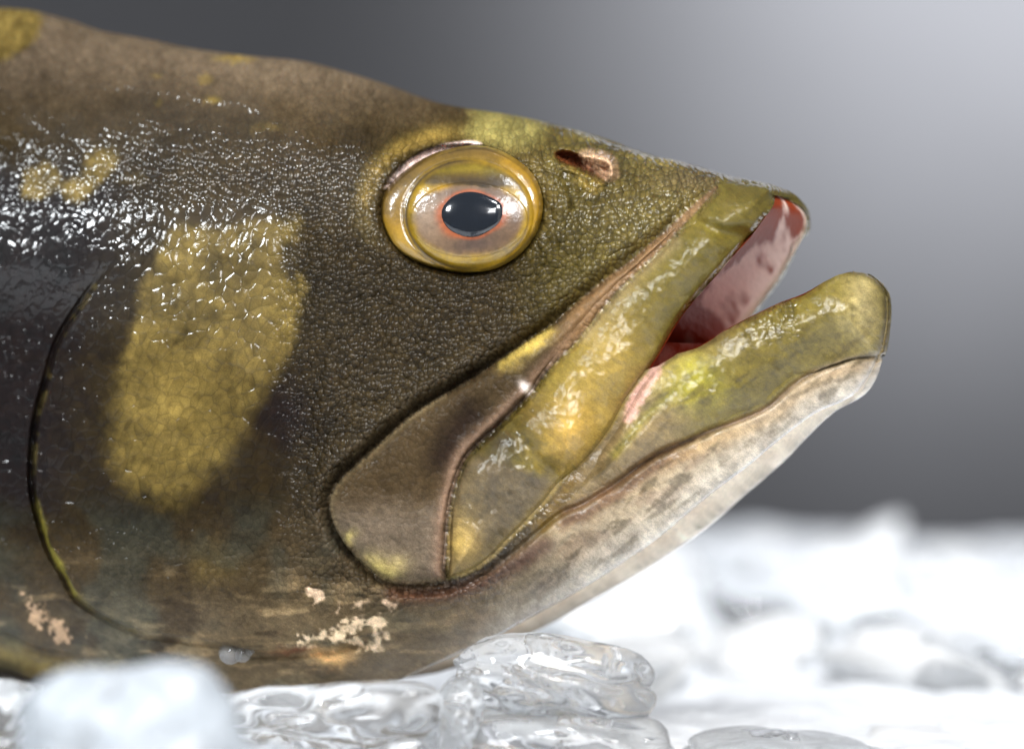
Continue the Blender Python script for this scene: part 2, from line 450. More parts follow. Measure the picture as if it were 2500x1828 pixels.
    scr = sstep(0.0, .34, n2 + .8*n3 + .38 - dline(wu, wv, C7([(160, 570), (200, 650), (270, 720), (330, 790), (400, 840)]), 1, 100)/54)
    col = mix(col, L(176, 146, 116), .7*scr)
    scr = sstep(0.0, .2, n2 + .16 - dline(wu, wv, C7([(1640, 545), (1800, 530), (1700, 650), (2000, 640), (2180, 580)]), 1, 100)/70)
    col = mix(col, L(206, 178, 150), .6*scr)
    col = mix(col, L(216, 170, 110), .75*np.exp(-((wu-810)/45)**2 - ((wv-1605)/22)**2))
    col = mix(col, L(96, 52, 34), .7*np.exp(-((wu-720)/60)**2 - ((wv-1592)/9)**2))
    # olive rim of the gill cover
    dg = dline(u, v, GILL[2:19], 1, 40)
    col = mix(col, L(100, 88, 50), .55*np.exp(-((dg-3)/3.5)**2)*sstep(0, .12, n2+.06))
    dg = dline(u, v, GILL[9:18], 1, 50)
    col = mix(col, L(132, 124, 46), .7*np.exp(-(dg/(3.5+14*np.clip(n2+.1, 0, 1)))**2)*sstep(1180, 1300, v)*sstep(1475, 1440, v))
    col = mix(col, L(128, 112, 62), .75*np.exp(-((dline(u, v, [(-200, 1560), (0, 1590), (120, 1635), (260, 1650)], 1, 60))/26)**2))
    k = 1 + .55*n1 + .5*n2 + .5*n3
    lum = col @ np.array([.3, .6, .1])
    col = col*np.clip((lum/.13)**.42, .3, 1.25)[:, None]
    return np.clip(col*np.clip(k, .4, 1.7)[:, None], 0.004, .9)

def weights(u, v):
    """scales (a), fine pebbling (b), smooth wet skin (c)"""
    wu = u + 40*fbm(u, v, 70, 2, 21)
    smooth = np.maximum.reduce([sstep(-4, 16, sdist(u, v, UPLIP, 1, 60)), .8*sstep(-4, 16, sdist(u, v, MAXPLATE, 1, 60)),
                                sstep(1380, 1560, wu+.4*(v-800))*sstep(720, 860, v), sstep(1930, 1960, u), .85*sstep(1420, 1520, v)])
    a = sstep(760, 640, wu)*sstep(430, 540, v+.4*(u-300)*0)*(1-smooth)
    a = np.maximum(a, .6*sstep(420, 200, u)*sstep(200, 330, v)*(1-smooth))
    low = .35*sstep(1200, 1330, v)*sstep(1000, 700, u)
    a = a*(1-low*1.8)
    b = (1-smooth)*(1-a)*(1-low)
    b = b*(1-.55*sstep(430, 250, v))
    wet = 1 - .93*sstep(300, 130, v + .30*(u-500)*(u < 500) - .42*(u-500)*(u > 500) + 170*fbm(u, v, 90, 3, 23))*sstep(1500, 1150, u)
    wet = wet*(1-.55*sstep(1150, 1350, v)*sstep(1250, 1000, u))
    wet = wet*(1-.6*sstep(-4, 16, sdist(u, v, MAXPLATE, 1, 60)))
    wet = wet*(1-.70*sstep(620, 740, u+.15*(v-700))*sstep(480, 640, v+.25*(950-u)*(u < 950))*sstep(1560, 1380, u+.6*(v-650))*(1-.8*sstep(-4, 16, sdist(u, v, UPLIP, 1, 60))))
    wet = wet*(1-.45*sstep(680, 850, v)*np.exp(-((u-450)/180)**2))
    wet = wet*(1-.6*sstep(660, 820, v-.25*u)*sstep(720, 600, u)*sstep(1500, 1350, v))
    wd = np.maximum(sstep(460, 260, wu+.35*(v-600))*sstep(1250, 900, v), .10)
    wd = np.maximum(wd, .9*sstep(1300, 1400, wu)*sstep(720, 600, v+.3*(1600-u)))
    wd = np.maximum(wd, .8*np.exp(-((u-905)/50)**2 - ((v-480)/110)**2))
    return a, np.clip(b, 0, 1), smooth, wet, wd

MAXPLATE = chaikin(MAX_OUT, False, 1).tolist() + chaikin(RIDGE, False, 1).tolist()
UPLIP = chaikin([(1752, 452), (1763, 430), (1818, 440), (1872, 447), (1890, 456), (1893, 480)], False, 1).tolist() + \
    chaikin(LIP_EDGE + LIP_EDGE2 + MAX_FRONT, False, 1).tolist()[1:] + chaikin(RIDGE, False, 1).tolist()[::-1]
LOWLIP = [(1590, 905)] + JAW_TOP[:-1] + [(2083, 663), (2112, 668), (2144, 690), (2160, 715), (2164, 751), (2162, 787), (2155, 834), (2147, 865)] + CREASE[1:] + [(1330, 1262), (1330, 1240), (1400, 1160), (1460, 1100), (1510, 1030), (1550, 960)]

# ------------------------------------------------------------------ mesh building from outline + relief
def grid_patch(poly, pitch):
    p = np.asarray(poly, float)
    us = np.arange(p[:, 0].min()-pitch, p[:, 0].max()+pitch*2, pitch)
    vs_ = np.arange(p[:, 1].min()-pitch, p[:, 1].max()+pitch*2, pitch)
    U, V = np.meshgrid(us, vs_)
    ins = inside(U.ravel(), V.ravel(), p).reshape(U.shape)
    q = ins[:-1, :-1] & ins[1:, :-1] & ins[:-1, 1:] & ins[1:, 1:]
    idx = np.arange(U.size).reshape(U.shape)
    f = np.stack([idx[:-1, :-1][q], idx[1:, :-1][q], idx[1:, 1:][q], idx[:-1, 1:][q]], 1)
    used = np.unique(f)
    remap = -np.ones(U.size, int)
    remap[used] = np.arange(len(used))
    f = remap[f]
    u = U.ravel()[used]
    v = V.ravel()[used]
    # directed boundary edges
    e = np.concatenate([f[:, [0, 1]], f[:, [1, 2]], f[:, [2, 3]], f[:, [3, 0]]])
    key = e[:, 0].astype(np.int64)*len(u)+e[:, 1]
    rkey = e[:, 1].astype(np.int64)*len(u)+e[:, 0]
    be = e[~np.isin(key, rkey)]
    bv = np.unique(be)
    _, nx, ny = dist_poly(u[bv], v[bv], p, True)
    u = u.copy()
    v = v.copy()
    u[bv] = nx
    v[bv] = ny
    nxt = {int(a): int(b) for a, b in be}
    prv = {int(b): int(a) for a, b in be}
    ia = np.array([prv[int(i)] for i in bv])
    ib = np.array([nxt[int(i)] for i in bv])
    for _ in range(4):
        mu = .5*u[bv]+.25*(u[ia]+u[ib])
        mv = .5*v[bv]+.25*(v[ia]+v[ib])
        _, nx, ny = dist_poly(mu, mv, p, True)
        u[bv] = nx
        v[bv] = ny
    return u, v, f, be, bv

fish_root = bpy.data.objects.new('fish', None)
sc.collection.objects.link(fish_root)
fish_root.location = (-0.07, 0.06, -0.095)

def link_mesh(name, verts, faces, mat, parent=None, attrs=None, smooth=True):
    me = bpy.data.meshes.new(name)
    off = Vector((0, 0, 0))
    if parent is not None:
        pw = Vector((0, 0, 0))
        o_ = parent
        while o_ is not None:
            pw += o_.location
            o_ = o_.parent
        off = pw
    verts = np.asarray(verts, float) - np.array(off)
    me.from_pydata(verts.tolist(), [], faces if isinstance(faces, list) else faces.tolist())
    if smooth:
        me.polygons.foreach_set('use_smooth', np.ones(len(me.polygons), bool))
    if attrs:
        for k, a in attrs.items():
            a = np.asarray(a, float)
            if k == 'Col':
                at_ = me.attributes.new('Col', 'FLOAT_COLOR', 'POINT')
                at_.data.foreach_set('color', np.hstack([a, np.ones((len(a), 1))]).astype(np.float32).ravel())
            elif a.ndim == 2:
                at_ = me.attributes.new(k, 'FLOAT_VECTOR', 'POINT')
                at_.data.foreach_set('vector', a.astype(np.float32).ravel())
            else:
                at_ = me.attributes.new(k, 'FLOAT', 'POINT')
                at_.data.foreach_set('value', a.astype(np.float32))
    me.materials.append(mat)
    me.update()
    o = bpy.data.objects.new(name, me)
    sc.collection.objects.link(o)
    if parent is not None:
        o.parent = parent
    return o

# ------------------------------------------------------------------ materials
def new_mat(name):
    m = bpy.data.materials.new(name)
    m.use_nodes = True
    nt = m.node_tree
    b = nt.nodes['Principled BSDF']
    return m, nt, b

class NT:
    def __init__(s, nt):
        s.nt = nt
    def n(s, t, **kw):
        nd = s.nt.nodes.new(t)
        for k, v in kw.items():
            setattr(nd, k, v)
        return nd
    def l(s, a, b):
        s.nt.links.new(a, b)
    def val(s, sock, x):
        if isinstance(x, (int, float)):
            sock.default_value = x
        else:
            s.l(x, sock)
    def m(s, op, a, b=0.0, c=None):
        nd = s.n('ShaderNodeMath', operation=op)
        s.val(nd.inputs[0], a)
        s.val(nd.inputs[1], b)
        if c is not None:
            s.val(nd.inputs[2], c)
        return nd.outputs[0]
    def attr(s, name):
        return s.n('ShaderNodeAttribute', attribute_name=name)
    def vmul(s, vec, k):
        nd = s.n('ShaderNodeVectorMath', operation='MULTIPLY')
        s.l(vec, nd.inputs[0])
        nd.inputs[1].default_value = k
        return nd.outputs[0]
    def noise(s, vec, scale, detail=3, rough=.6):
        nd = s.n('ShaderNodeTexNoise')
        s.l(vec, nd.inputs['Vector'])
        nd.inputs['Scale'].default_value = scale
        nd.inputs['Detail'].default_value = detail
        nd.inputs['Roughness'].default_value = rough
        return nd
    def voro(s, vec, scale, feature='F1', rnd=1.0):
        nd = s.n('ShaderNodeTexVoronoi', feature=feature)
        s.l(vec, nd.inputs['Vector'])
        nd.inputs['Scale'].default_value = scale
        nd.inputs['Randomness'].default_value = rnd
        return nd

def skin_material():
    m, nt, b = new_mat('fish_skin')
    t = NT(nt)
    px = t.attr('px').outputs['Vector']          # side-view position, 1 unit = 1000 pixels
    wn = t.noise(px, 9, 2)
    off = t.n('ShaderNodeVectorMath', operation='MULTIPLY_ADD')
    t.l(wn.outputs['Color'], off.inputs[0])
    off.inputs[1].default_value = (.035, .035, 0)
    t.l(px, off.inputs[2])
    pw = off.outputs[0]
    rot = t.n('ShaderNodeVectorRotate', rotation_type='Z_AXIS')
    t.l(pw, rot.inputs['Vector'])
    rot.inputs['Angle'].default_value = -0.5
    ps = t.vmul(rot.outputs[0], (1, .72, 1))
    wa = t.attr('wa').outputs['Fac']
    wb = t.attr('wb').outputs['Fac']
    wc = t.attr('wc').outputs['Fac']
    v1 = t.voro(ps, 40, 'F1', .75)
    v1e = t.voro(ps, 40, 'DISTANCE_TO_EDGE', .75)
    v2 = t.voro(pw, 74, 'F1', .9)
    v2e = t.voro(pw, 74, 'DISTANCE_TO_EDGE', .9)
    v3 = t.voro(px, 62, 'F1', 1)
    v4 = t.voro(px, 104, 'F1', 1)
    n4 = t.noise(px, 60, 4, .6)
    n5 = t.noise(px, 240, 3, .6)
    # heights in metres
    sq = lambda x: t.m('MULTIPLY', x, x)
    sep = t.n('ShaderNodeSeparateColor')
    t.l(v3.outputs['Color'], sep.inputs[0])
    cellv = t.n('ShaderNodeSeparateColor')
    t.l(v1.outputs['Color'], cellv.inputs[0])
    cellb = t.n('ShaderNodeSeparateColor')
    t.l(v2.outputs['Color'], cellb.inputs[0])
    e1 = t.m('SMOOTH_MIN', v1e.outputs['Distance'], .14, .10)
    d1 = t.m('ADD', t.m('MULTIPLY', t.m('MULTIPLY', e1, n4.outputs['Fac']), .0017), t.m('MULTIPLY', sq(v1.outputs['Distance']), -.0003))
    # round wet grains, of uneven height
    bead = t.m('MULTIPLY', sq(t.m('MAXIMUM', t.m('SUBTRACT', .55, v3.outputs['Distance']), 0.0)), t.m('ADD', t.m('MULTIPLY', sep.outputs[0], .0015), .0003))
    sep4 = t.n('ShaderNodeSeparateColor')
    t.l(v4.outputs['Color'], sep4.inputs[0])
    bead4 = t.m('MULTIPLY', sq(t.m('MAXIMUM', t.m('SUBTRACT', .55, v4.outputs['Distance']), 0.0)), t.m('ADD', t.m('MULTIPLY', sep4.outputs[0], .0009), .0001))
    d2 = t.m('ADD', t.m('MULTIPLY', sq(v2.outputs['Distance']), -.0012), t.m('MULTIPLY', t.m('MULTIPLY', bead4, t.attr('wd').outputs['Fac']), .9))
    d3 = t.m('ADD', t.m('MULTIPLY', n4.outputs['Fac'], .00014), t.m('MULTIPLY', sq(v2.outputs['Distance']), -.00016))
    wd = t.attr('wd').outputs['Fac']
    hgt = t.m('ADD', t.m('MULTIPLY', t.m('ADD', t.m('MULTIPLY', d1, t.m('SUBTRACT', 1.0, t.m('MULTIPLY', wd, .35))), t.m('MULTIPLY', bead, wd)), wa), t.m('MULTIPLY', d2, wb))
    rot2 = t.n('ShaderNodeVectorRotate', rotation_type='Z_AXIS')
    t.l(pw, rot2.inputs['Vector'])
    rot2.inputs['Angle'].default_value = .95
    n7 = t.noise(t.vmul(rot2.outputs[0], (1, .32, 1)), 110, 5, .7)
    d3 = t.m('ADD', d3, t.m('MULTIPLY', n7.outputs['Fac'], .00022))
    hgt = t.m('ADD', hgt, t.m('MULTIPLY', d3, t.m('ADD', t.m('MULTIPLY', wc, .9), .1)))
    bump = t.n('ShaderNodeBump')
    bump.inputs['Strength'].default_value = .9
    bump.inputs['Distance'].default_value = 1.0
    t.l(hgt, bump.inputs['Height'])
    # pigment grain: fine speckle, streaks, and each scale a little different with a darker rim
    col = t.attr('Col').outputs['Color']
    n6 = t.noise(px, 420, 2, .7)
    g = t.m('ADD', t.m('MULTIPLY', n5.outputs['Fac'], .9), .55)
    g = t.m('MULTIPLY', g, t.m('ADD', t.m('MULTIPLY', n6.outputs['Fac'], .9), .55))
    g2 = t.m('ADD', t.m('MULTIPLY', t.m('MULTIPLY', t.m('SUBTRACT', cellv.outputs[0], .5), wa), .32), 1.0)
    rim = t.m('MULTIPLY', t.m('SUBTRACT', 1.0, t.m('MINIMUM', t.m('MULTIPLY', v1e.outputs['Distance'], 11.0), 1.0)), wa)
    g2 = t.m('MULTIPLY', g2, t.m('SUBTRACT', 1.0, t.m('MULTIPLY', t.m('MULTIPLY', rim, n4.outputs['Fac']), .42)))
    rimb = t.m('MULTIPLY', t.m('SUBTRACT', 1.0, t.m('MINIMUM', t.m('MULTIPLY', v2e.outputs['Distance'], 7.0), 1.0)), wb)
    g3 = t.m('ADD', t.m('MULTIPLY', t.m('MULTIPLY', t.m('SUBTRACT', cellb.outputs[0], .5), wb), .5), 1.0)
    g3 = t.m('MULTIPLY', g3, t.m('SUBTRACT', 1.12, t.m('MULTIPLY', rimb, .42)))
    fib = t.m('ADD', 1.0, t.m('MULTIPLY', t.m('MULTIPLY', t.m('SUBTRACT', n7.outputs['Fac'], .5), wc), 1.2))
    gg = t.m('MULTIPLY', t.m('MULTIPLY', t.m('MULTIPLY', g, g2), g3), fib)
    mul = t.n('ShaderNodeVectorMath', operation='SCALE')
    t.l(col, mul.inputs[0])
    t.l(gg, mul.inputs['Scale'])
    t.l(mul.outputs[0], b.inputs['Base Color'])
    wt = t.attr('wt').outputs['Fac']
    b.inputs['Roughness'].default_value = .55
    t.l(t.m('MULTIPLY', wt, .16), b.inputs['Specular IOR Level'])
    t.l(t.m('MULTIPLY', wt, .85), b.inputs['Coat Weight'])
    b.inputs['Coat Roughness'].default_value = .04
    b.inputs['Coat IOR'].default_value = 1.48
    b.inputs['Subsurface Weight'].default_value = .12
    b.inputs['Subsurface Radius'].default_value = (.004, .002, .001)
    b.inputs['Subsurface Scale'].default_value = .6
    t.l(bump.outputs[0], b.inputs['Normal'])
    t.l(bump.outputs[0], b.inputs['Coat Normal'])
    return m

def wet_material(name, bump_h=.0003, rough=.3, scale=60, coat=1.0, coat_r=.05, sss=.0):
    m, nt, b = new_mat(name)
    t = NT(nt)
    px = t.attr('px').outputs['Vector']
    n4 = t.noise(px, scale, 4, .6)
    n5 = t.noise(px, 200, 3, .65)
    col = t.attr('Col').outputs['Color']
    g = t.m('ADD', t.m('MULTIPLY', n5.outputs['Fac'], .5), .75)
    mul = t.n('ShaderNodeVectorMath', operation='SCALE')
    t.l(col, mul.inputs[0])
    t.l(g, mul.inputs['Scale'])
    t.l(mul.outputs[0], b.inputs['Base Color'])
    bump = t.n('ShaderNodeBump')
    bump.inputs['Distance'].default_value = bump_h
    t.l(n4.outputs['Fac'], bump.inputs['Height'])
    t.l(bump.outputs[0], b.inputs['Normal'])
    t.l(bump.outputs[0], b.inputs['Coat Normal'])
    b.inputs['Roughness'].default_value = rough
    b.inputs['Coat Weight'].default_value = coat
    b.inputs['Coat Roughness'].default_value = coat_r
    b.inputs['Subsurface Weight'].default_value = sss
    b.inputs['Subsurface Radius'].default_value = (.006, .002, .0015)
    b.inputs['Subsurface Scale'].default_value = .6
    return m

M_SKIN = skin_material()
M_EYE = wet_material('eye_surface', .00016, .35, 55, 1.0, .03)
M_PUPIL = wet_material('pupil_surface', .00004, .15, 20, 1.0, .02)
M_MOUTH = wet_material('mouth_membrane', .0004, .5, 50, .08, .12, .12)
M_MOUTH.node_tree.nodes['Principled BSDF'].inputs['Specular IOR Level'].default_value = .12

def fish_attrs(u, v):
    a, b_, c, wt, wd = weights(u, v)
    return dict(Col=skin(u, v), px=np.stack([u/1000, v/1000, 0*u], 1), wa=a, wb=b_, wc=c, wt=wt, wd=wd)

def dup_mirror(P, f, attrs):
    n = len(P)
    P2 = np.vstack([P, mirror(P)])
    f2 = np.vstack([f, f[:, ::-1]+n])
    at2 = {k: np.concatenate([x, x]) for k, x in attrs.items()}
    return P2, f2, at2

# ------------------------------------------------------------------ fish body (one continuous skin, both sides)
def off_line(pts, dx, dy):
    return [(x+dx, y+dy) for x, y in pts]
NOTCH = off_line(LIP_EDGE[1:-1], -16, -10) + [(1570, 905)] + off_line(JAW_TOP[1:-3], 4, 13) + [(2014, 697), (2050, 675)]
BODY = chaikin(DORSAL, False, 1).tolist() + [(1880, 452), (1878, 480)] + NOTCH + chaikin(CHIN + JAW_LOW[1:] + BELLY[1:], False, 1).tolist()
u, v, f, be, bv = grid_patch(BODY, 3.2)
h = body_h(u, v)
# the middle line of the back lies on the mid plane
dD = dist_poly(u[bv], v[bv], np.array(DORSAL), False)[0]
h[bv[dD < 3]] = 0.0002
P = to_world(u, v, h)
att = fish_attrs(u, v)
n = len(P)
P2, f2, at2 = dup_mirror(P, f, att)
# close back, chin, jaw underside and belly; leave mouth and cut body open
isb = np.zeros(n, bool)
dn = np.minimum(dist_poly(u[bv], v[bv], np.array([(1878, 480)] + NOTCH + [(2080, 676)]), False)[0], np.abs(u[bv]+330))
isb[bv[dn > 4]] = True
ee = be[isb[be[:, 0]] & isb[be[:, 1]]]
bvs = np.unique(ee)
K = 7
rows = {0: {int(i): int(i) for i in bvs}, K: {int(i): int(i)+n for i in bvs}}
newP = []
nid = 2*n
extra = {k: [] for k in at2}
pn = P[bvs]
pm = mirror(P)[bvs]
wdt = np.linalg.norm(pn-pm, axis=1)
vent = sstep(700, 1000, v[bvs])
inx = -0.55*sstep(900, 1400, u[bvs])
dirv = np.stack([inx, 0*inx, np.ones_like(inx)], 1)
base = nid
for k in range(1, K):
    s_ = k/K
    sag = 4*s_*(1-s_)
    q = pn*(1-s_)+pm*s_ + dirv*(sag*wdt*0.16*vent)[:, None]
    newP.append(q)
    rows[k] = {int(i): nid+j for j, i in enumerate(bvs)}
    nid += len(bvs)
    for kk in extra:
        x = at2[kk][bvs].copy()
        if kk == 'Col':
            g_ = (1-abs(2*s_-1))*vent
            uu_, vv_ = u[bvs], v[bvs]+s_*160
            pale = np.clip(.35+.5*(s_ > .55)+1.2*fbm(uu_, vv_, 70, 3, 66), 0, 1)[:, None]
            x = x*(1-vent)[:, None] + (L(150, 112, 74)*(1-pale)+L(232, 218, 196)*pale)*vent[:, None]
        if kk == 'px':
            x[:, 1] += s_*.16
        extra[kk].append(x)
bf = []
for a, b in ee:
    a = int(a)
    b = int(b)
    for k in range(K):
        bf.append((rows[k][b], rows[k][a], rows[k+1][a], rows[k+1][b]))
P3 = np.vstack([P2]+newP)
at3 = {k: np.concatenate([at2[k]]+extra[k]) for k in at2}
f3 = np.vstack([f2, np.array(bf)])
body = link_mesh('body', P3, f3, M_SKIN, fish_root, at3)

# ------------------------------------------------------------------ jaw plates and lips laid over the body
def overlay(name, poly, pitch, lift, R, sink, mat, parent, both=True, extra_h=None, fade=None):
    u, v, f, be, bv = grid_patch(poly, pitch)
    d = dist_poly(u, v, np.asarray(poly, float), True)[0]
    d[bv] = 0
    k = 1.0
    if fade is not None:
        k = .04 + .96*sstep(0, fade[1], dist_poly(u, v, np.asarray(fade[0], float), False)[0])
    h = body_h(u, v, False) + k*(lift*dome(d/R) - sink*sstep(14, 0, d)) + .0003
    if extra_h is not None:
        h = h + k*extra_h(u, v, d)
    P = to_world(u, v, h)
    a = fish_attrs(u, v)
    P2, f2, a2 = dup_mirror(P, f, a) if both else (P, f, a)
    return link_mesh(name, P2, f2, mat, parent, a2), (u, v, h)

def max_relief(u, v, d):
    dr = dline(u, v, RIDGE, 1, 140)
    e = .0016*np.exp(-((dr-18)/16)**2)*sstep(900, 1000, v)
    dd = dline(u, v, [(1160, 1000), (1110, 1060), (1075, 1130), (1060, 1220)], 1, 140)
    e = e - .0022*np.exp(-(dd/36)**2) + .0006*fbm(u, v, 60, 2, 41)
    e = e - .0022*sstep(1260, 1420, u)
    return e
overlay('upper_jaw_plate', MAXPLATE, 3.2, .0035, 55, .003, M_SKIN, fish_root, True, max_relief)

def lip_relief(u, v, d):
    e = .0022*fbm(u, v, 80, 3, 51) + .0007*fbm(u, v, 24, 2, 53)
    e = e - .0036*np.exp(-(dline(u, v, C2([(780, 440), (900, 480), (1020, 520), (1150, 540)]), 1, 90)/20)**2)
    e = e + .0042*np.exp(-((u-1395)/55)**2 - ((v-1050)/85)**2)
    e = e - .0014*np.exp(-((u-1560)/60)**2 - ((v-800)/90)**2)
    e = e - .002*sstep(1130, 1230, v+.3*(u-1300))
    e = e - .0012*np.exp(-(dline(u, v, [(1250, 1040), (1300, 1110), (1350, 1150)], 1, 90)/16)**2)
    return e
overlay('upper_lip', UPLIP, 3.2, .0078, 85, .0025, M_SKIN, fish_root, True, lip_relief, ([(1763, 430), (1818, 438), (1872, 447), (1890, 456), (1893, 480)], 70))

def low_relief(u, v, d):
    e = .0022*fbm(u, v, 75, 3, 61) + .0007*fbm(u, v, 24, 2, 63)
    e = e - .0030*np.exp(-(dline(u, v, CREASE[3:7], 1, 120)/60)**2)
    e = e - .001*np.exp(-(dline(u, v, [(1640, 960), (1580, 1010), (1540, 1060), (1500, 1110)], 2, 60)/14)**2)
    e = e - .0035*sstep(1560, 1400, u)
    return e
overlay('lower_lip', LOWLIP, 3.2, .0064, 95, .0020, M_SKIN, fish_root, True, low_relief, (CHIN[1:9] + [(2120, 868), (2087, 870), (2040, 884)], 130))

UNDER_BELLY = [(-330, 1580), (-150, 1610), (0, 1635), (120, 1672), (170, 1720), (150, 1790), (90, 1860), (-60, 1900), (-330, 1900)]
u, v, f, be, bv = grid_patch(chaikin(UNDER_BELLY, True, 2), 6)
hh = .020 + .0012*np.sin(((u+400)*.35-(v-1580)*.5)/9) + .002*fbm(u, v, 60, 2, 131)
P = to_world(u, v, hh)
fc = np.tile(L(44, 36, 28), (len(u), 1))*(1+.8*fbm(u, v, 30, 3, 133))[:, None]
z1 = np.zeros(len(u))
P2, f2, a2 = dup_mirror(P, f, dict(Col=np.clip(fc, .004, 1), px=np.stack([u/1000, v/1000, 0*u], 1), wa=z1, wb=z1, wc=z1+1, wt=z1+.5, wd=z1))
link_mesh('under_belly_sheet', P2, f2, M_SKIN, fish_root, a2)  # dark ribbed sheet filling the gap under the belly

# ------------------------------------------------------------------ inside of the mouth
def lining():
    V = []
    F = []
    cols = []
    pxs = []
    def strip(line, dirpx, bow, hofs, dark):
        nonlocal V, F
        p = chaikin(line, False, 2)
        # resample
        seg = np.r_[0, np.cumsum(np.linalg.norm(np.diff(p, axis=0), axis=1))]
        tt = np.linspace(0, seg[-1], 70)
        uu = np.interp(tt, seg, p[:, 0])
        vv = np.interp(tt, seg, p[:, 1])
        hh = body_h(uu, vv, False) + hofs
        a = to_world(uu, vv, hh)
        b = mirror(a)
        base = len(V)
        M = 40
        for i in range(70):
            s = i/69
            bw = bow(s)*S
            for j in range(M+1):
                w = j/M
                q = a[i]*(1-w)+b[i]*w
                arch = (4*w*(1-w))**.8
                q = q + np.array([dirpx[0], 0, dirpx[1]])*bw*arch
                V.append(q)
                pxs.append((uu[i]/1000+w*.3, vv[i]/1000, .5))
                nn = fbm(np.array([uu[i]+w*230]), np.array([vv[i]-w*60.]), 95, 3, 71)[0]
                nn2 = fbm(np.array([uu[i]+w*230]), np.array([vv[i]-w*60.]), 34, 3, 77)[0]
                c = L(255, 226, 212)
                if dark > 0:
                    bias = .30*math.exp(-((s-.10)/.14)**2) + .38*max(0, min(1, (s-.5)/.25)) - .04
                    bias -= .5*max(0, min(1, (w-.93)/.05))
                    bias += .25*max(0, min(1, (.62-w)/.2))
                else:
                    bias = .2
                r = np.clip((nn*.9+.7*nn2+bias)*5, 0, 1)
                c = c*(1-r)+L(150, 62, 30)*r
                k = np.clip((s-dark)/.3, 0, 1)
                c = c*(1-k*.85)+L(130, 36, 14)*k*.85
                rim = max(0, 1-(1-w)/.05)
                c = c*(1-rim*.7)+L(214, 196, 160)*rim*.7
                cols.append(c)
        for i in range(69):
            for j in range(M):
                x = base+i*(M+1)+j
                F.append((x, x+1, x+M+2, x+M+1))
    strip([(1888, 470)] + LIP_EDGE[1:] + [(1570, 925)], (-.72, .62), lambda s: 18+70*s, -.001, .6)
    strip([(1560, 930)] + JAW_TOP, (-.35, -.85), lambda s: 25+80*math.sin(PI*min(1, s*1.05)), -.001, -.2)
    strip([(1600, 835), (1588, 880), (1575, 960)], (0, 0), lambda s: 0, -.002, -1)
    link_mesh('mouth_lining', np.array(V), F, M_MOUTH, fish_root, dict(Col=np.array(cols), px=np.array(pxs)))
lining()

# ------------------------------------------------------------------ eye
EX, EY = C1([(945, 885)])[0]
def eye_r(u, v):
    return np.sqrt(((u-EX)/(490*.3099))**2 + ((v-EY)/(425*.3099))**2)
EC = body_h(np.array([EX]), np.array([EY]), False)[0]
def eye_h(u, v):
    bh = body_h(u, v, False)
    bh = .45*bh + .55*EC
    d = np.maximum(sdist(u, v, EYE, 1, 40), 0)
    r = eye_r(u, v)
    ring = .0042*prof(d/40) - .003*sstep(12, 0, d)
    ball = .0034*np.sqrt(np.clip(1-(r/1.05)**2, 0, 1))
    crease = -.0010*np.exp(-((r-1.0)/.05)**2)*sstep(EX+90, EX-60, u)
    return bh + ring + ball + crease - .0005

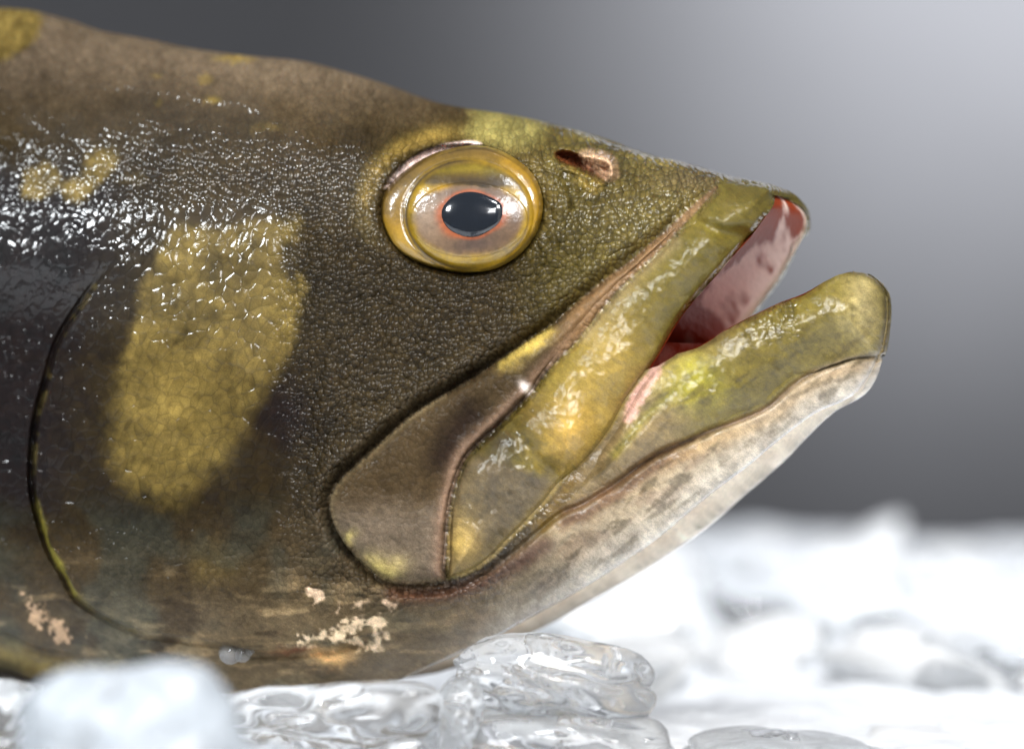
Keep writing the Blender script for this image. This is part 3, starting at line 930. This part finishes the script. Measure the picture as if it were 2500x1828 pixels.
def eye_cols(u, v):
    r = eye_r(u, v)
    n1 = fbm(u, v, 40, 3, 81)
    th = np.arctan2(v-EY, u-EX)
    n2 = fbm(th*60, r*40, 9, 2, 83)
    wu, wv = u+16*n1, v+16*n1
    col = np.tile(L(180, 136, 12), (len(u), 1))
    # fold of skin round the ball: tan below, brown above
    col = mix(col, L(176, 144, 70), .8*sstep(1.0, 1.08, r)*sstep(EY+10, EY+90, v))
    col = mix(col, L(112, 88, 40), .85*sstep(.92, 1.08, r)*sstep(EY-40, EY-100, v)*sstep(EX+120, EX+40, u))
    col = mix(col, L(118, 94, 50), .7*sstep(1.0, 1.08, r)*sstep(EX-90, EX-150, u)*sstep(EY+60, EY-20, v))
    # ball: yellow rim, eyelid shadow painted olive-brown above the pupil
    col = mix(col, L(176, 142, 0), .95*np.exp(-((r-.88)/.15)**2))
    col = mix(col, L(78, 60, 10), .92*sstep(EY-62, EY-78, wv)*sstep(1.02, .9, r)*sstep(EX+150, EX+90, u))
    col = mix(col, L(150, 128, 26), .7*np.exp(-((wv-(EY-112))/13)**2)*sstep(1.02, .9, r))
    col = mix(col, L(54, 40, 12), .9*np.exp(-((wv-(EY-76))/15)**2)*np.exp(-((u-EX-20)/85)**2))
    # grey-pink part of the iris
    ir = np.sqrt(((u-EX-2)/143)**2 + ((v-EY-12)/92)**2) + .14*n1
    ir = np.maximum(ir, 1.25*sstep(EY-58, EY-76, wv))
    col = mix(col, L(128, 100, 74), .93*sstep(1.03, .86, ir))
    col = mix(col, L(170, 148, 128), .5*sstep(1.0, .8, ir)*np.exp(-((np.abs(th)-PI)/.7)**2))
    col = mix(col, L(92, 74, 66), .85*sstep(1.0, .7, ir)*np.exp(-((th-1.35)/1.0)**2)*sstep(.25, .45, r))
    col = mix(col, L(96, 72, 60), .8*sstep(1.05, .8, ir)*np.exp(-((th+.05)/.45)**2)*sstep(.6, .8, r))
    col = mix(col, L(120, 98, 84), .6*sstep(1.0, .8, ir)*np.exp(-((v-(EY-52))/16)**2))
    dp = -sdist(u, v, PUPIL, 2, 60)
    wd = 4 + 9*np.exp(-((np.abs(th)-PI)/.5)**2) + 8*np.exp(-((th-2.4)/.4)**2) + 8*np.exp(-((th-.15)/.3)**2)
    col = mix(col, L(176, 90, 46), .9*np.exp(-(np.clip(dp-2, 0, 99)/wd)**2))
    # fine dark line where the eyeball meets the fold of skin
    ln = np.exp(-((r-1.0)/.03)**2)*sstep(EX+60, EX-40, u)
    col = mix(col, L(50, 36, 8), .85*ln)
    ln = np.exp(-((r-1.06-.05*n1)/.02)**2)*sstep(EX-20, EX-90, u)
    col = mix(col, L(70, 52, 14), .6*ln)
    ln = np.exp(-((r-.97)/.02)**2)*sstep(EX+80, EX+110, u)
    col = mix(col, L(80, 58, 18), .6*ln)
    k = 1 + .5*n1 + .45*n2*sstep(.3, .6, r) + .4*fbm(u, v, 7, 2, 85)
    return np.clip(col*np.clip(k, .4, 1.6)[:, None]*.64, .004, .9)

u, v, f, be, bv = grid_patch(chaikin(EYE, True, 2), 2.0)
P = to_world(u, v, eye_h(u, v))
eye_o = link_mesh('eye', P, f, M_EYE, fish_root, dict(Col=eye_cols(u, v), px=np.stack([u/1000, v/1000, 0*u], 1)))
th = np.linspace(0, 2*PI, 72, endpoint=False)
IR = np.stack([EX+2+146*np.cos(th), EY+12+94*np.sin(th)], 1)
u, v, f, be, bv = grid_patch(IR, 2.0)
d = np.maximum(sdist(u, v, IR, 0, 40), 0)
P = to_world(u, v, eye_h(u, v) + .00025*prof(d/12) - .0001*sstep(4, 0, d))
link_mesh('iris', P, f, M_EYE, eye_o, dict(Col=eye_cols(u, v), px=np.stack([u/1000, v/1000, 0*u], 1)))
PU = chaikin(PUPIL, True, 2)
u, v, f, be, bv = grid_patch(PU, 1.6)
d = np.maximum(sdist(u, v, PU, 0, 40), 0)
P = to_world(u, v, eye_h(u, v) + .0012*prof(d/50) + .0002)
link_mesh('pupil', P, f, M_PUPIL, eye_o, dict(Col=np.tile(L(14, 20, 28), (len(u), 1)), px=np.stack([u/1000, v/1000, 0*u], 1)))

fish_root['label'] = 'whole raw fish with yellow blotched brown skin and open mouth resting on ice'
fish_root['category'] = 'fish'

# ------------------------------------------------------------------ setting: ice bed, table, backdrop
BED_Z = -0.112
def plain(name, col, rough):
    m, nt, b = new_mat(name)
    t = NT(nt)
    tc = t.n('ShaderNodeTexCoord')
    n_ = t.noise(tc.outputs['Object'], 6, 4)
    cr = t.n('ShaderNodeMix', data_type='RGBA')
    t.l(n_.outputs['Fac'], cr.inputs['Factor'])
    cr.inputs['A'].default_value = (*[c*.92 for c in col], 1)
    cr.inputs['B'].default_value = (*[min(1, c*1.08) for c in col], 1)
    t.l(cr.outputs['Result'], b.inputs['Base Color'])
    b.inputs['Roughness'].default_value = rough
    return m

def ice_bed_mesh():
    nx_, ny_ = 260, 300
    xs = np.linspace(-.75, .75, nx_)
    ys = np.linspace(-.32, 1.50, ny_)
    X, Y = np.meshgrid(xs, ys)
    hh = .012*fbm(X.ravel()*1000, Y.ravel()*1000, 45, 3, 91) + .006*np.abs(fbm(X.ravel()*1000, Y.ravel()*1000, 22, 2, 95))
    Z = BED_Z - .004 + hh.reshape(X.shape)
    Z = Z + .016*sstep(1.1, 1.48, Y)*(fbm(X.ravel()*1000, 0*X.ravel()+40., 110, 2, 97).reshape(X.shape) - .35*sstep(.2, .42, X))
    edge = np.minimum(np.minimum(X-xs[0], xs[-1]-X), np.minimum(Y-ys[0], ys[-1]-Y))
    Z = Z - .08*np.clip(1-edge/.02, 0, 1)**2
    V = np.stack([X.ravel(), Y.ravel(), Z.ravel()], 1)
    idx = np.arange(nx_*ny_).reshape(ny_, nx_)
    F = np.stack([idx[:-1, :-1].ravel(), idx[:-1, 1:].ravel(), idx[1:, 1:].ravel(), idx[1:, :-1].ravel()], 1)
    return V, F
mb, nt, b = new_mat('crushed_ice')
t = NT(nt)
tc = t.n('ShaderNodeTexCoord')
n_ = t.noise(tc.outputs['Object'], 90, 4)
b.inputs['Base Color'].default_value = (.86, .89, .93, 1)
b.inputs['Roughness'].default_value = .25
bump = t.n('ShaderNodeBump')
bump.inputs['Distance'].default_value = .004
t.l(n_.outputs['Fac'], bump.inputs['Height'])
t.l(bump.outputs[0], b.inputs['Normal'])
V, F = ice_bed_mesh()
bed = link_mesh('ice_bed', V, F, mb)
bed['kind'] = 'structure'
tm = link_mesh('table', [(-2, -.6, -.2), (2, -.6, -.2), (2, 2.3, -.2), (-2, 2.3, -.2), (-2, -.6, -.24), (2, -.6, -.24), (2, 2.3, -.24), (-2, 2.3, -.24)],
               [(0, 1, 2, 3), (7, 6, 5, 4), (0, 4, 5, 1), (1, 5, 6, 2), (2, 6, 7, 3), (3, 7, 4, 0)], plain('table_top', (.05, .05, .055), .5), smooth=False)
tm['kind'] = 'structure'
wl = link_mesh('backdrop', [(-4, 2.4, -1), (4, 2.4, -1), (4, 2.4, 3), (-4, 2.4, 3), (-4, 2.45, -1), (4, 2.45, -1), (4, 2.45, 3), (-4, 2.45, 3)],
               [(0, 1, 2, 3), (7, 6, 5, 4), (0, 4, 5, 1), (1, 5, 6, 2), (2, 6, 7, 3), (3, 7, 4, 0)], plain('backdrop_paper', (.142, .143, .152), .9), smooth=False)
wl['kind'] = 'structure'

# ------------------------------------------------------------------ ice
def ice_mat(name, milky, rough=.03, bump_d=.0012, scale=70, col=(.97, .985, 1)):
    m, nt, b = new_mat(name)
    t = NT(nt)
    tc = t.n('ShaderNodeTexCoord')
    n_ = t.noise(tc.outputs['Object'], scale, 3, .5)
    bump = t.n('ShaderNodeBump')
    bump.inputs['Distance'].default_value = bump_d
    t.l(n_.outputs['Fac'], bump.inputs['Height'])
    t.l(bump.outputs[0], b.inputs['Normal'])
    b.inputs['Base Color'].default_value = (*col, 1)
    b.inputs['Roughness'].default_value = rough
    b.inputs['IOR'].default_value = 1.31
    b.inputs['Transmission Weight'].default_value = 1-milky
    return m
M_CLEAR = ice_mat('clear_ice', 0.10, .015, .00016, 30)
M_WATER = ice_mat('water', 0.16, .01, .0, 10)
M_WATER.node_tree.nodes['Principled BSDF'].inputs['IOR'].default_value = 1.33
M_AIR = ice_mat('air_pocket', 0.0, .01, .0001, 60)
M_AIR.node_tree.nodes['Principled BSDF'].inputs['IOR'].default_value = 1/1.31
M_AIR.node_tree.nodes['Principled BSDF'].inputs['Base Color'].default_value = (1, 1, 1, 1)
M_MILK = ice_mat('milky_ice', .35, .25, .0012, 70, (.64, .68, .72))
M_FAR = ice_mat('cloudy_ice', .8, .12)

def lump(seed, size, sub=5, rough=.10, sharp=5, fine=.012, taper=0.0, dents=.12):
    """broken piece of ice: rounded facets with shallow dents"""
    import bmesh
    rr = random.Random(seed)
    planes = []
    for ax in ((1, 0, 0), (-1, 0, 0), (0, 1, 0), (0, -1, 0), (0, 0, 1), (0, 0, -1)):
        nv = Vector(ax) + Vector((rr.uniform(-.25, .25), rr.uniform(-.25, .25), rr.uniform(-.2, .2)))
        planes.append((nv.normalized(), rr.uniform(.82, .95)))
    for _ in range(7):
        nv = Vector((rr.gauss(0, 1), rr.gauss(0, 1), rr.gauss(0, .8))).normalized()
        planes.append((nv, rr.uniform(.85, 1.05)))
    bm = bmesh.new()
    bmesh.ops.create_icosphere(bm, subdivisions=sub, radius=1)
    o = Vector((seed*3.7, seed*1.3, -seed*2.1))
    for w in bm.verts:
        d = w.co.normalized()
        t_ = 0.0
        for nv, h_ in planes:
            q = nv.dot(d)/h_
            if q > 0:
                t_ += q**sharp
        r = t_**(-1/sharp)
        nz = mnoise.noise(d*1.6+o) + .5*mnoise.noise(d*3.1+o)
        dn = mnoise.noise(d*2.3-o)
        r *= 1 + rough*nz - dents*max(0, dn-.1)*2 + fine*mnoise.noise(d*7+o)
        w.co = Vector((d.x*size[0], d.y*size[1], d.z*size[2]))*r
        w.co.x *= 1-taper*max(-1, min(1, w.co.z/size[2]))
    me = bpy.data.meshes.new('ice_cube')
    bm.to_mesh(me)
    bm.free()
    me.polygons.foreach_set('use_smooth', np.ones(len(me.polygons), bool))
    return me

def ice(u, v, d, size_px, seed, label, mat, name='ice_cube', rot=(0, 0, 0), group=None, sub=5, pockets=0, **kw):
    k = S*(D-d)/D
    me = lump(seed, (size_px[0]*k, size_px[1]*k, size_px[2]*k), sub, **kw)
    me.materials.append(mat)
    o = bpy.data.objects.new(name, me)
    sc.collection.objects.link(o)
    o.location = at(u, v, d)
    o.rotation_euler = rot
    o['label'] = label
    o['category'] = 'ice'
    if group:
        o['group'] = group
    rr = random.Random(seed+500)
    for i in range(pockets):
        pm = lump(seed*7+i, (size_px[0]*k*rr.uniform(.12, .32), size_px[1]*k*rr.uniform(.15, .35), size_px[2]*k*rr.uniform(.05, .12)), 4, .35, 6, .12)
        pm.materials.append(M_AIR)
        p_ = bpy.data.objects.new('air_pocket', pm)
        sc.collection.objects.link(p_)
        p_.parent = o
        p_.location = (size_px[0]*k*rr.uniform(-.5, .5), size_px[1]*k*rr.uniform(-.45, .2), size_px[2]*k*rr.uniform(-.4, .4))
        p_.rotation_euler = (rr.uniform(-.3, .3), rr.uniform(-.2, .2), rr.uniform(-.4, .4))
    return o

G = 'ice pieces in front of the fish'
ice(335, 1865, .19, (345, 260, 310), 3, 'big blurred white ice chunk in front of the fish belly', M_MILK, 'ice_chunk', (0, .12, .3), G, taper=.25, sharp=3.5)
ice(640, 1910, .13, (200, 200, 115), 5, 'low blurred white ice lump beside the big white chunk', M_MILK, 'ice_chunk', (0, .15, .1), G)
ice(-30, 1800, .06, (115, 190, 150), 8, 'clear ice chunk cut off by the bottom left picture corner', M_CLEAR, 'ice_chunk', (0, .35, .2), G, pockets=2)
ice(830, 1790, .03, (325, 220, 125), 12, 'long flat clear ice slab under the fish throat', M_CLEAR, 'ice_slab', (0, .05, -.1), G, pockets=5)
ice(1345, 1662, .015, (345, 220, 118), 17, 'clear tilted ice slab on top of the stack under the jaw', M_CLEAR, 'ice_slab', (0, .2, .1), G, pockets=5, sharp=3.6)
ice(1345, 1815, .02, (335, 220, 110), 21, 'clear ice block carrying the tilted slab', M_CLEAR, 'ice_cube', (0, .04, -.1), G, pockets=4)
ice(1110, 1755, .045, (80, 90, 120), 26, 'small clear ice knob left of the stacked slabs', M_CLEAR, 'ice_cube', (.1, .2, .3), G, pockets=1)
ice(1900, 1850, -.04, (300, 200, 75), 35, 'flat blurred clear ice slab at the bottom right', M_CLEAR, 'ice_slab', (0, -.03, .2), G, pockets=2)
ice(2330, 1850, -.10, (260, 220, 80), 38, 'wide pale ice slab in the bottom right corner', M_FAR, 'ice_slab', (0, .05, -.2), G)
ice(1150, 1910, .10, (330, 150, 80), 44, 'blurred pale ice lump along the bottom picture edge', M_MILK, 'ice_chunk', (0, 0, .1), G)

# blurred ice reaching back over the bed
protos = []
for i in range(6):
    random.seed(i)
    me = lump(60+i*3, (random.uniform(.020, .032), random.uniform(.020, .032), random.uniform(.007, .012)), 3)
    me.materials.append(M_FAR if i != 3 else M_CLEAR)
    protos.append(me)
random.seed(11)
cnt = 0
for row in range(18):
    y = .24 + 1.16*(row/23)**1.15
    half = .158*(1+y) + .02
    step = .052 + .012*row/23
    x = -half + random.uniform(0, step)
    while x < half:
        vis_x = x/(1+y)/S + CX
        if vis_x > 900 and random.random() < .5:
            o = bpy.data.objects.new('ice_cube', protos[random.randrange(6)])
            sc.collection.objects.link(o)
            o.location = (x, y+random.uniform(-.02, .02), BED_Z+random.uniform(-.002, .008))
            o.rotation_euler = (random.uniform(-.5, .5), random.uniform(-.5, .5), random.uniform(0, 6))
            s_ = random.uniform(.75, 1.25)
            o.scale = (s_, s_, s_)
            o['label'] = 'out of focus ice cube on the bright ice bed behind the fish jaw'
            o['category'] = 'ice'
            o['group'] = 'out of focus ice cubes behind the fish'
            cnt += 1
        x += step*random.uniform(.8, 1.3)
print('ice cubes', cnt)

# ------------------------------------------------------------------ water bubble clinging to the throat
def bubble():
    import bmesh
    hh = body_h(np.array([575.]), np.array([1592.]), True)
    c = to_world(np.array([575.]), np.array([1592.]), hh+.0008)[0]
    root = bpy.data.objects.new('water_droplet', None)
    sc.collection.objects.link(root)
    root.location = c
    root['label'] = 'cluster of clear water bubbles clinging to the fish throat'
    root['category'] = 'water'
    for (dx, dz, r) in ((-.0015, 0, .0036), (.0022, -.0004, .0026), (.0044, .0008, .0016), (.0012, .0022, .0011)):
        bm = bmesh.new()
        bmesh.ops.create_uvsphere(bm, u_segments=28, v_segments=18, radius=r)
        for w in bm.verts:
            w.co += Vector((dx, -.0004, dz))
        me = bpy.data.meshes.new('bubble')
        bm.to_mesh(me)
        bm.free()
        me.polygons.foreach_set('use_smooth', np.ones(len(me.polygons), bool))
        me.materials.append(M_WATER)
        o = bpy.data.objects.new('bubble', me)
        sc.collection.objects.link(o)
        o.parent = root
bubble()
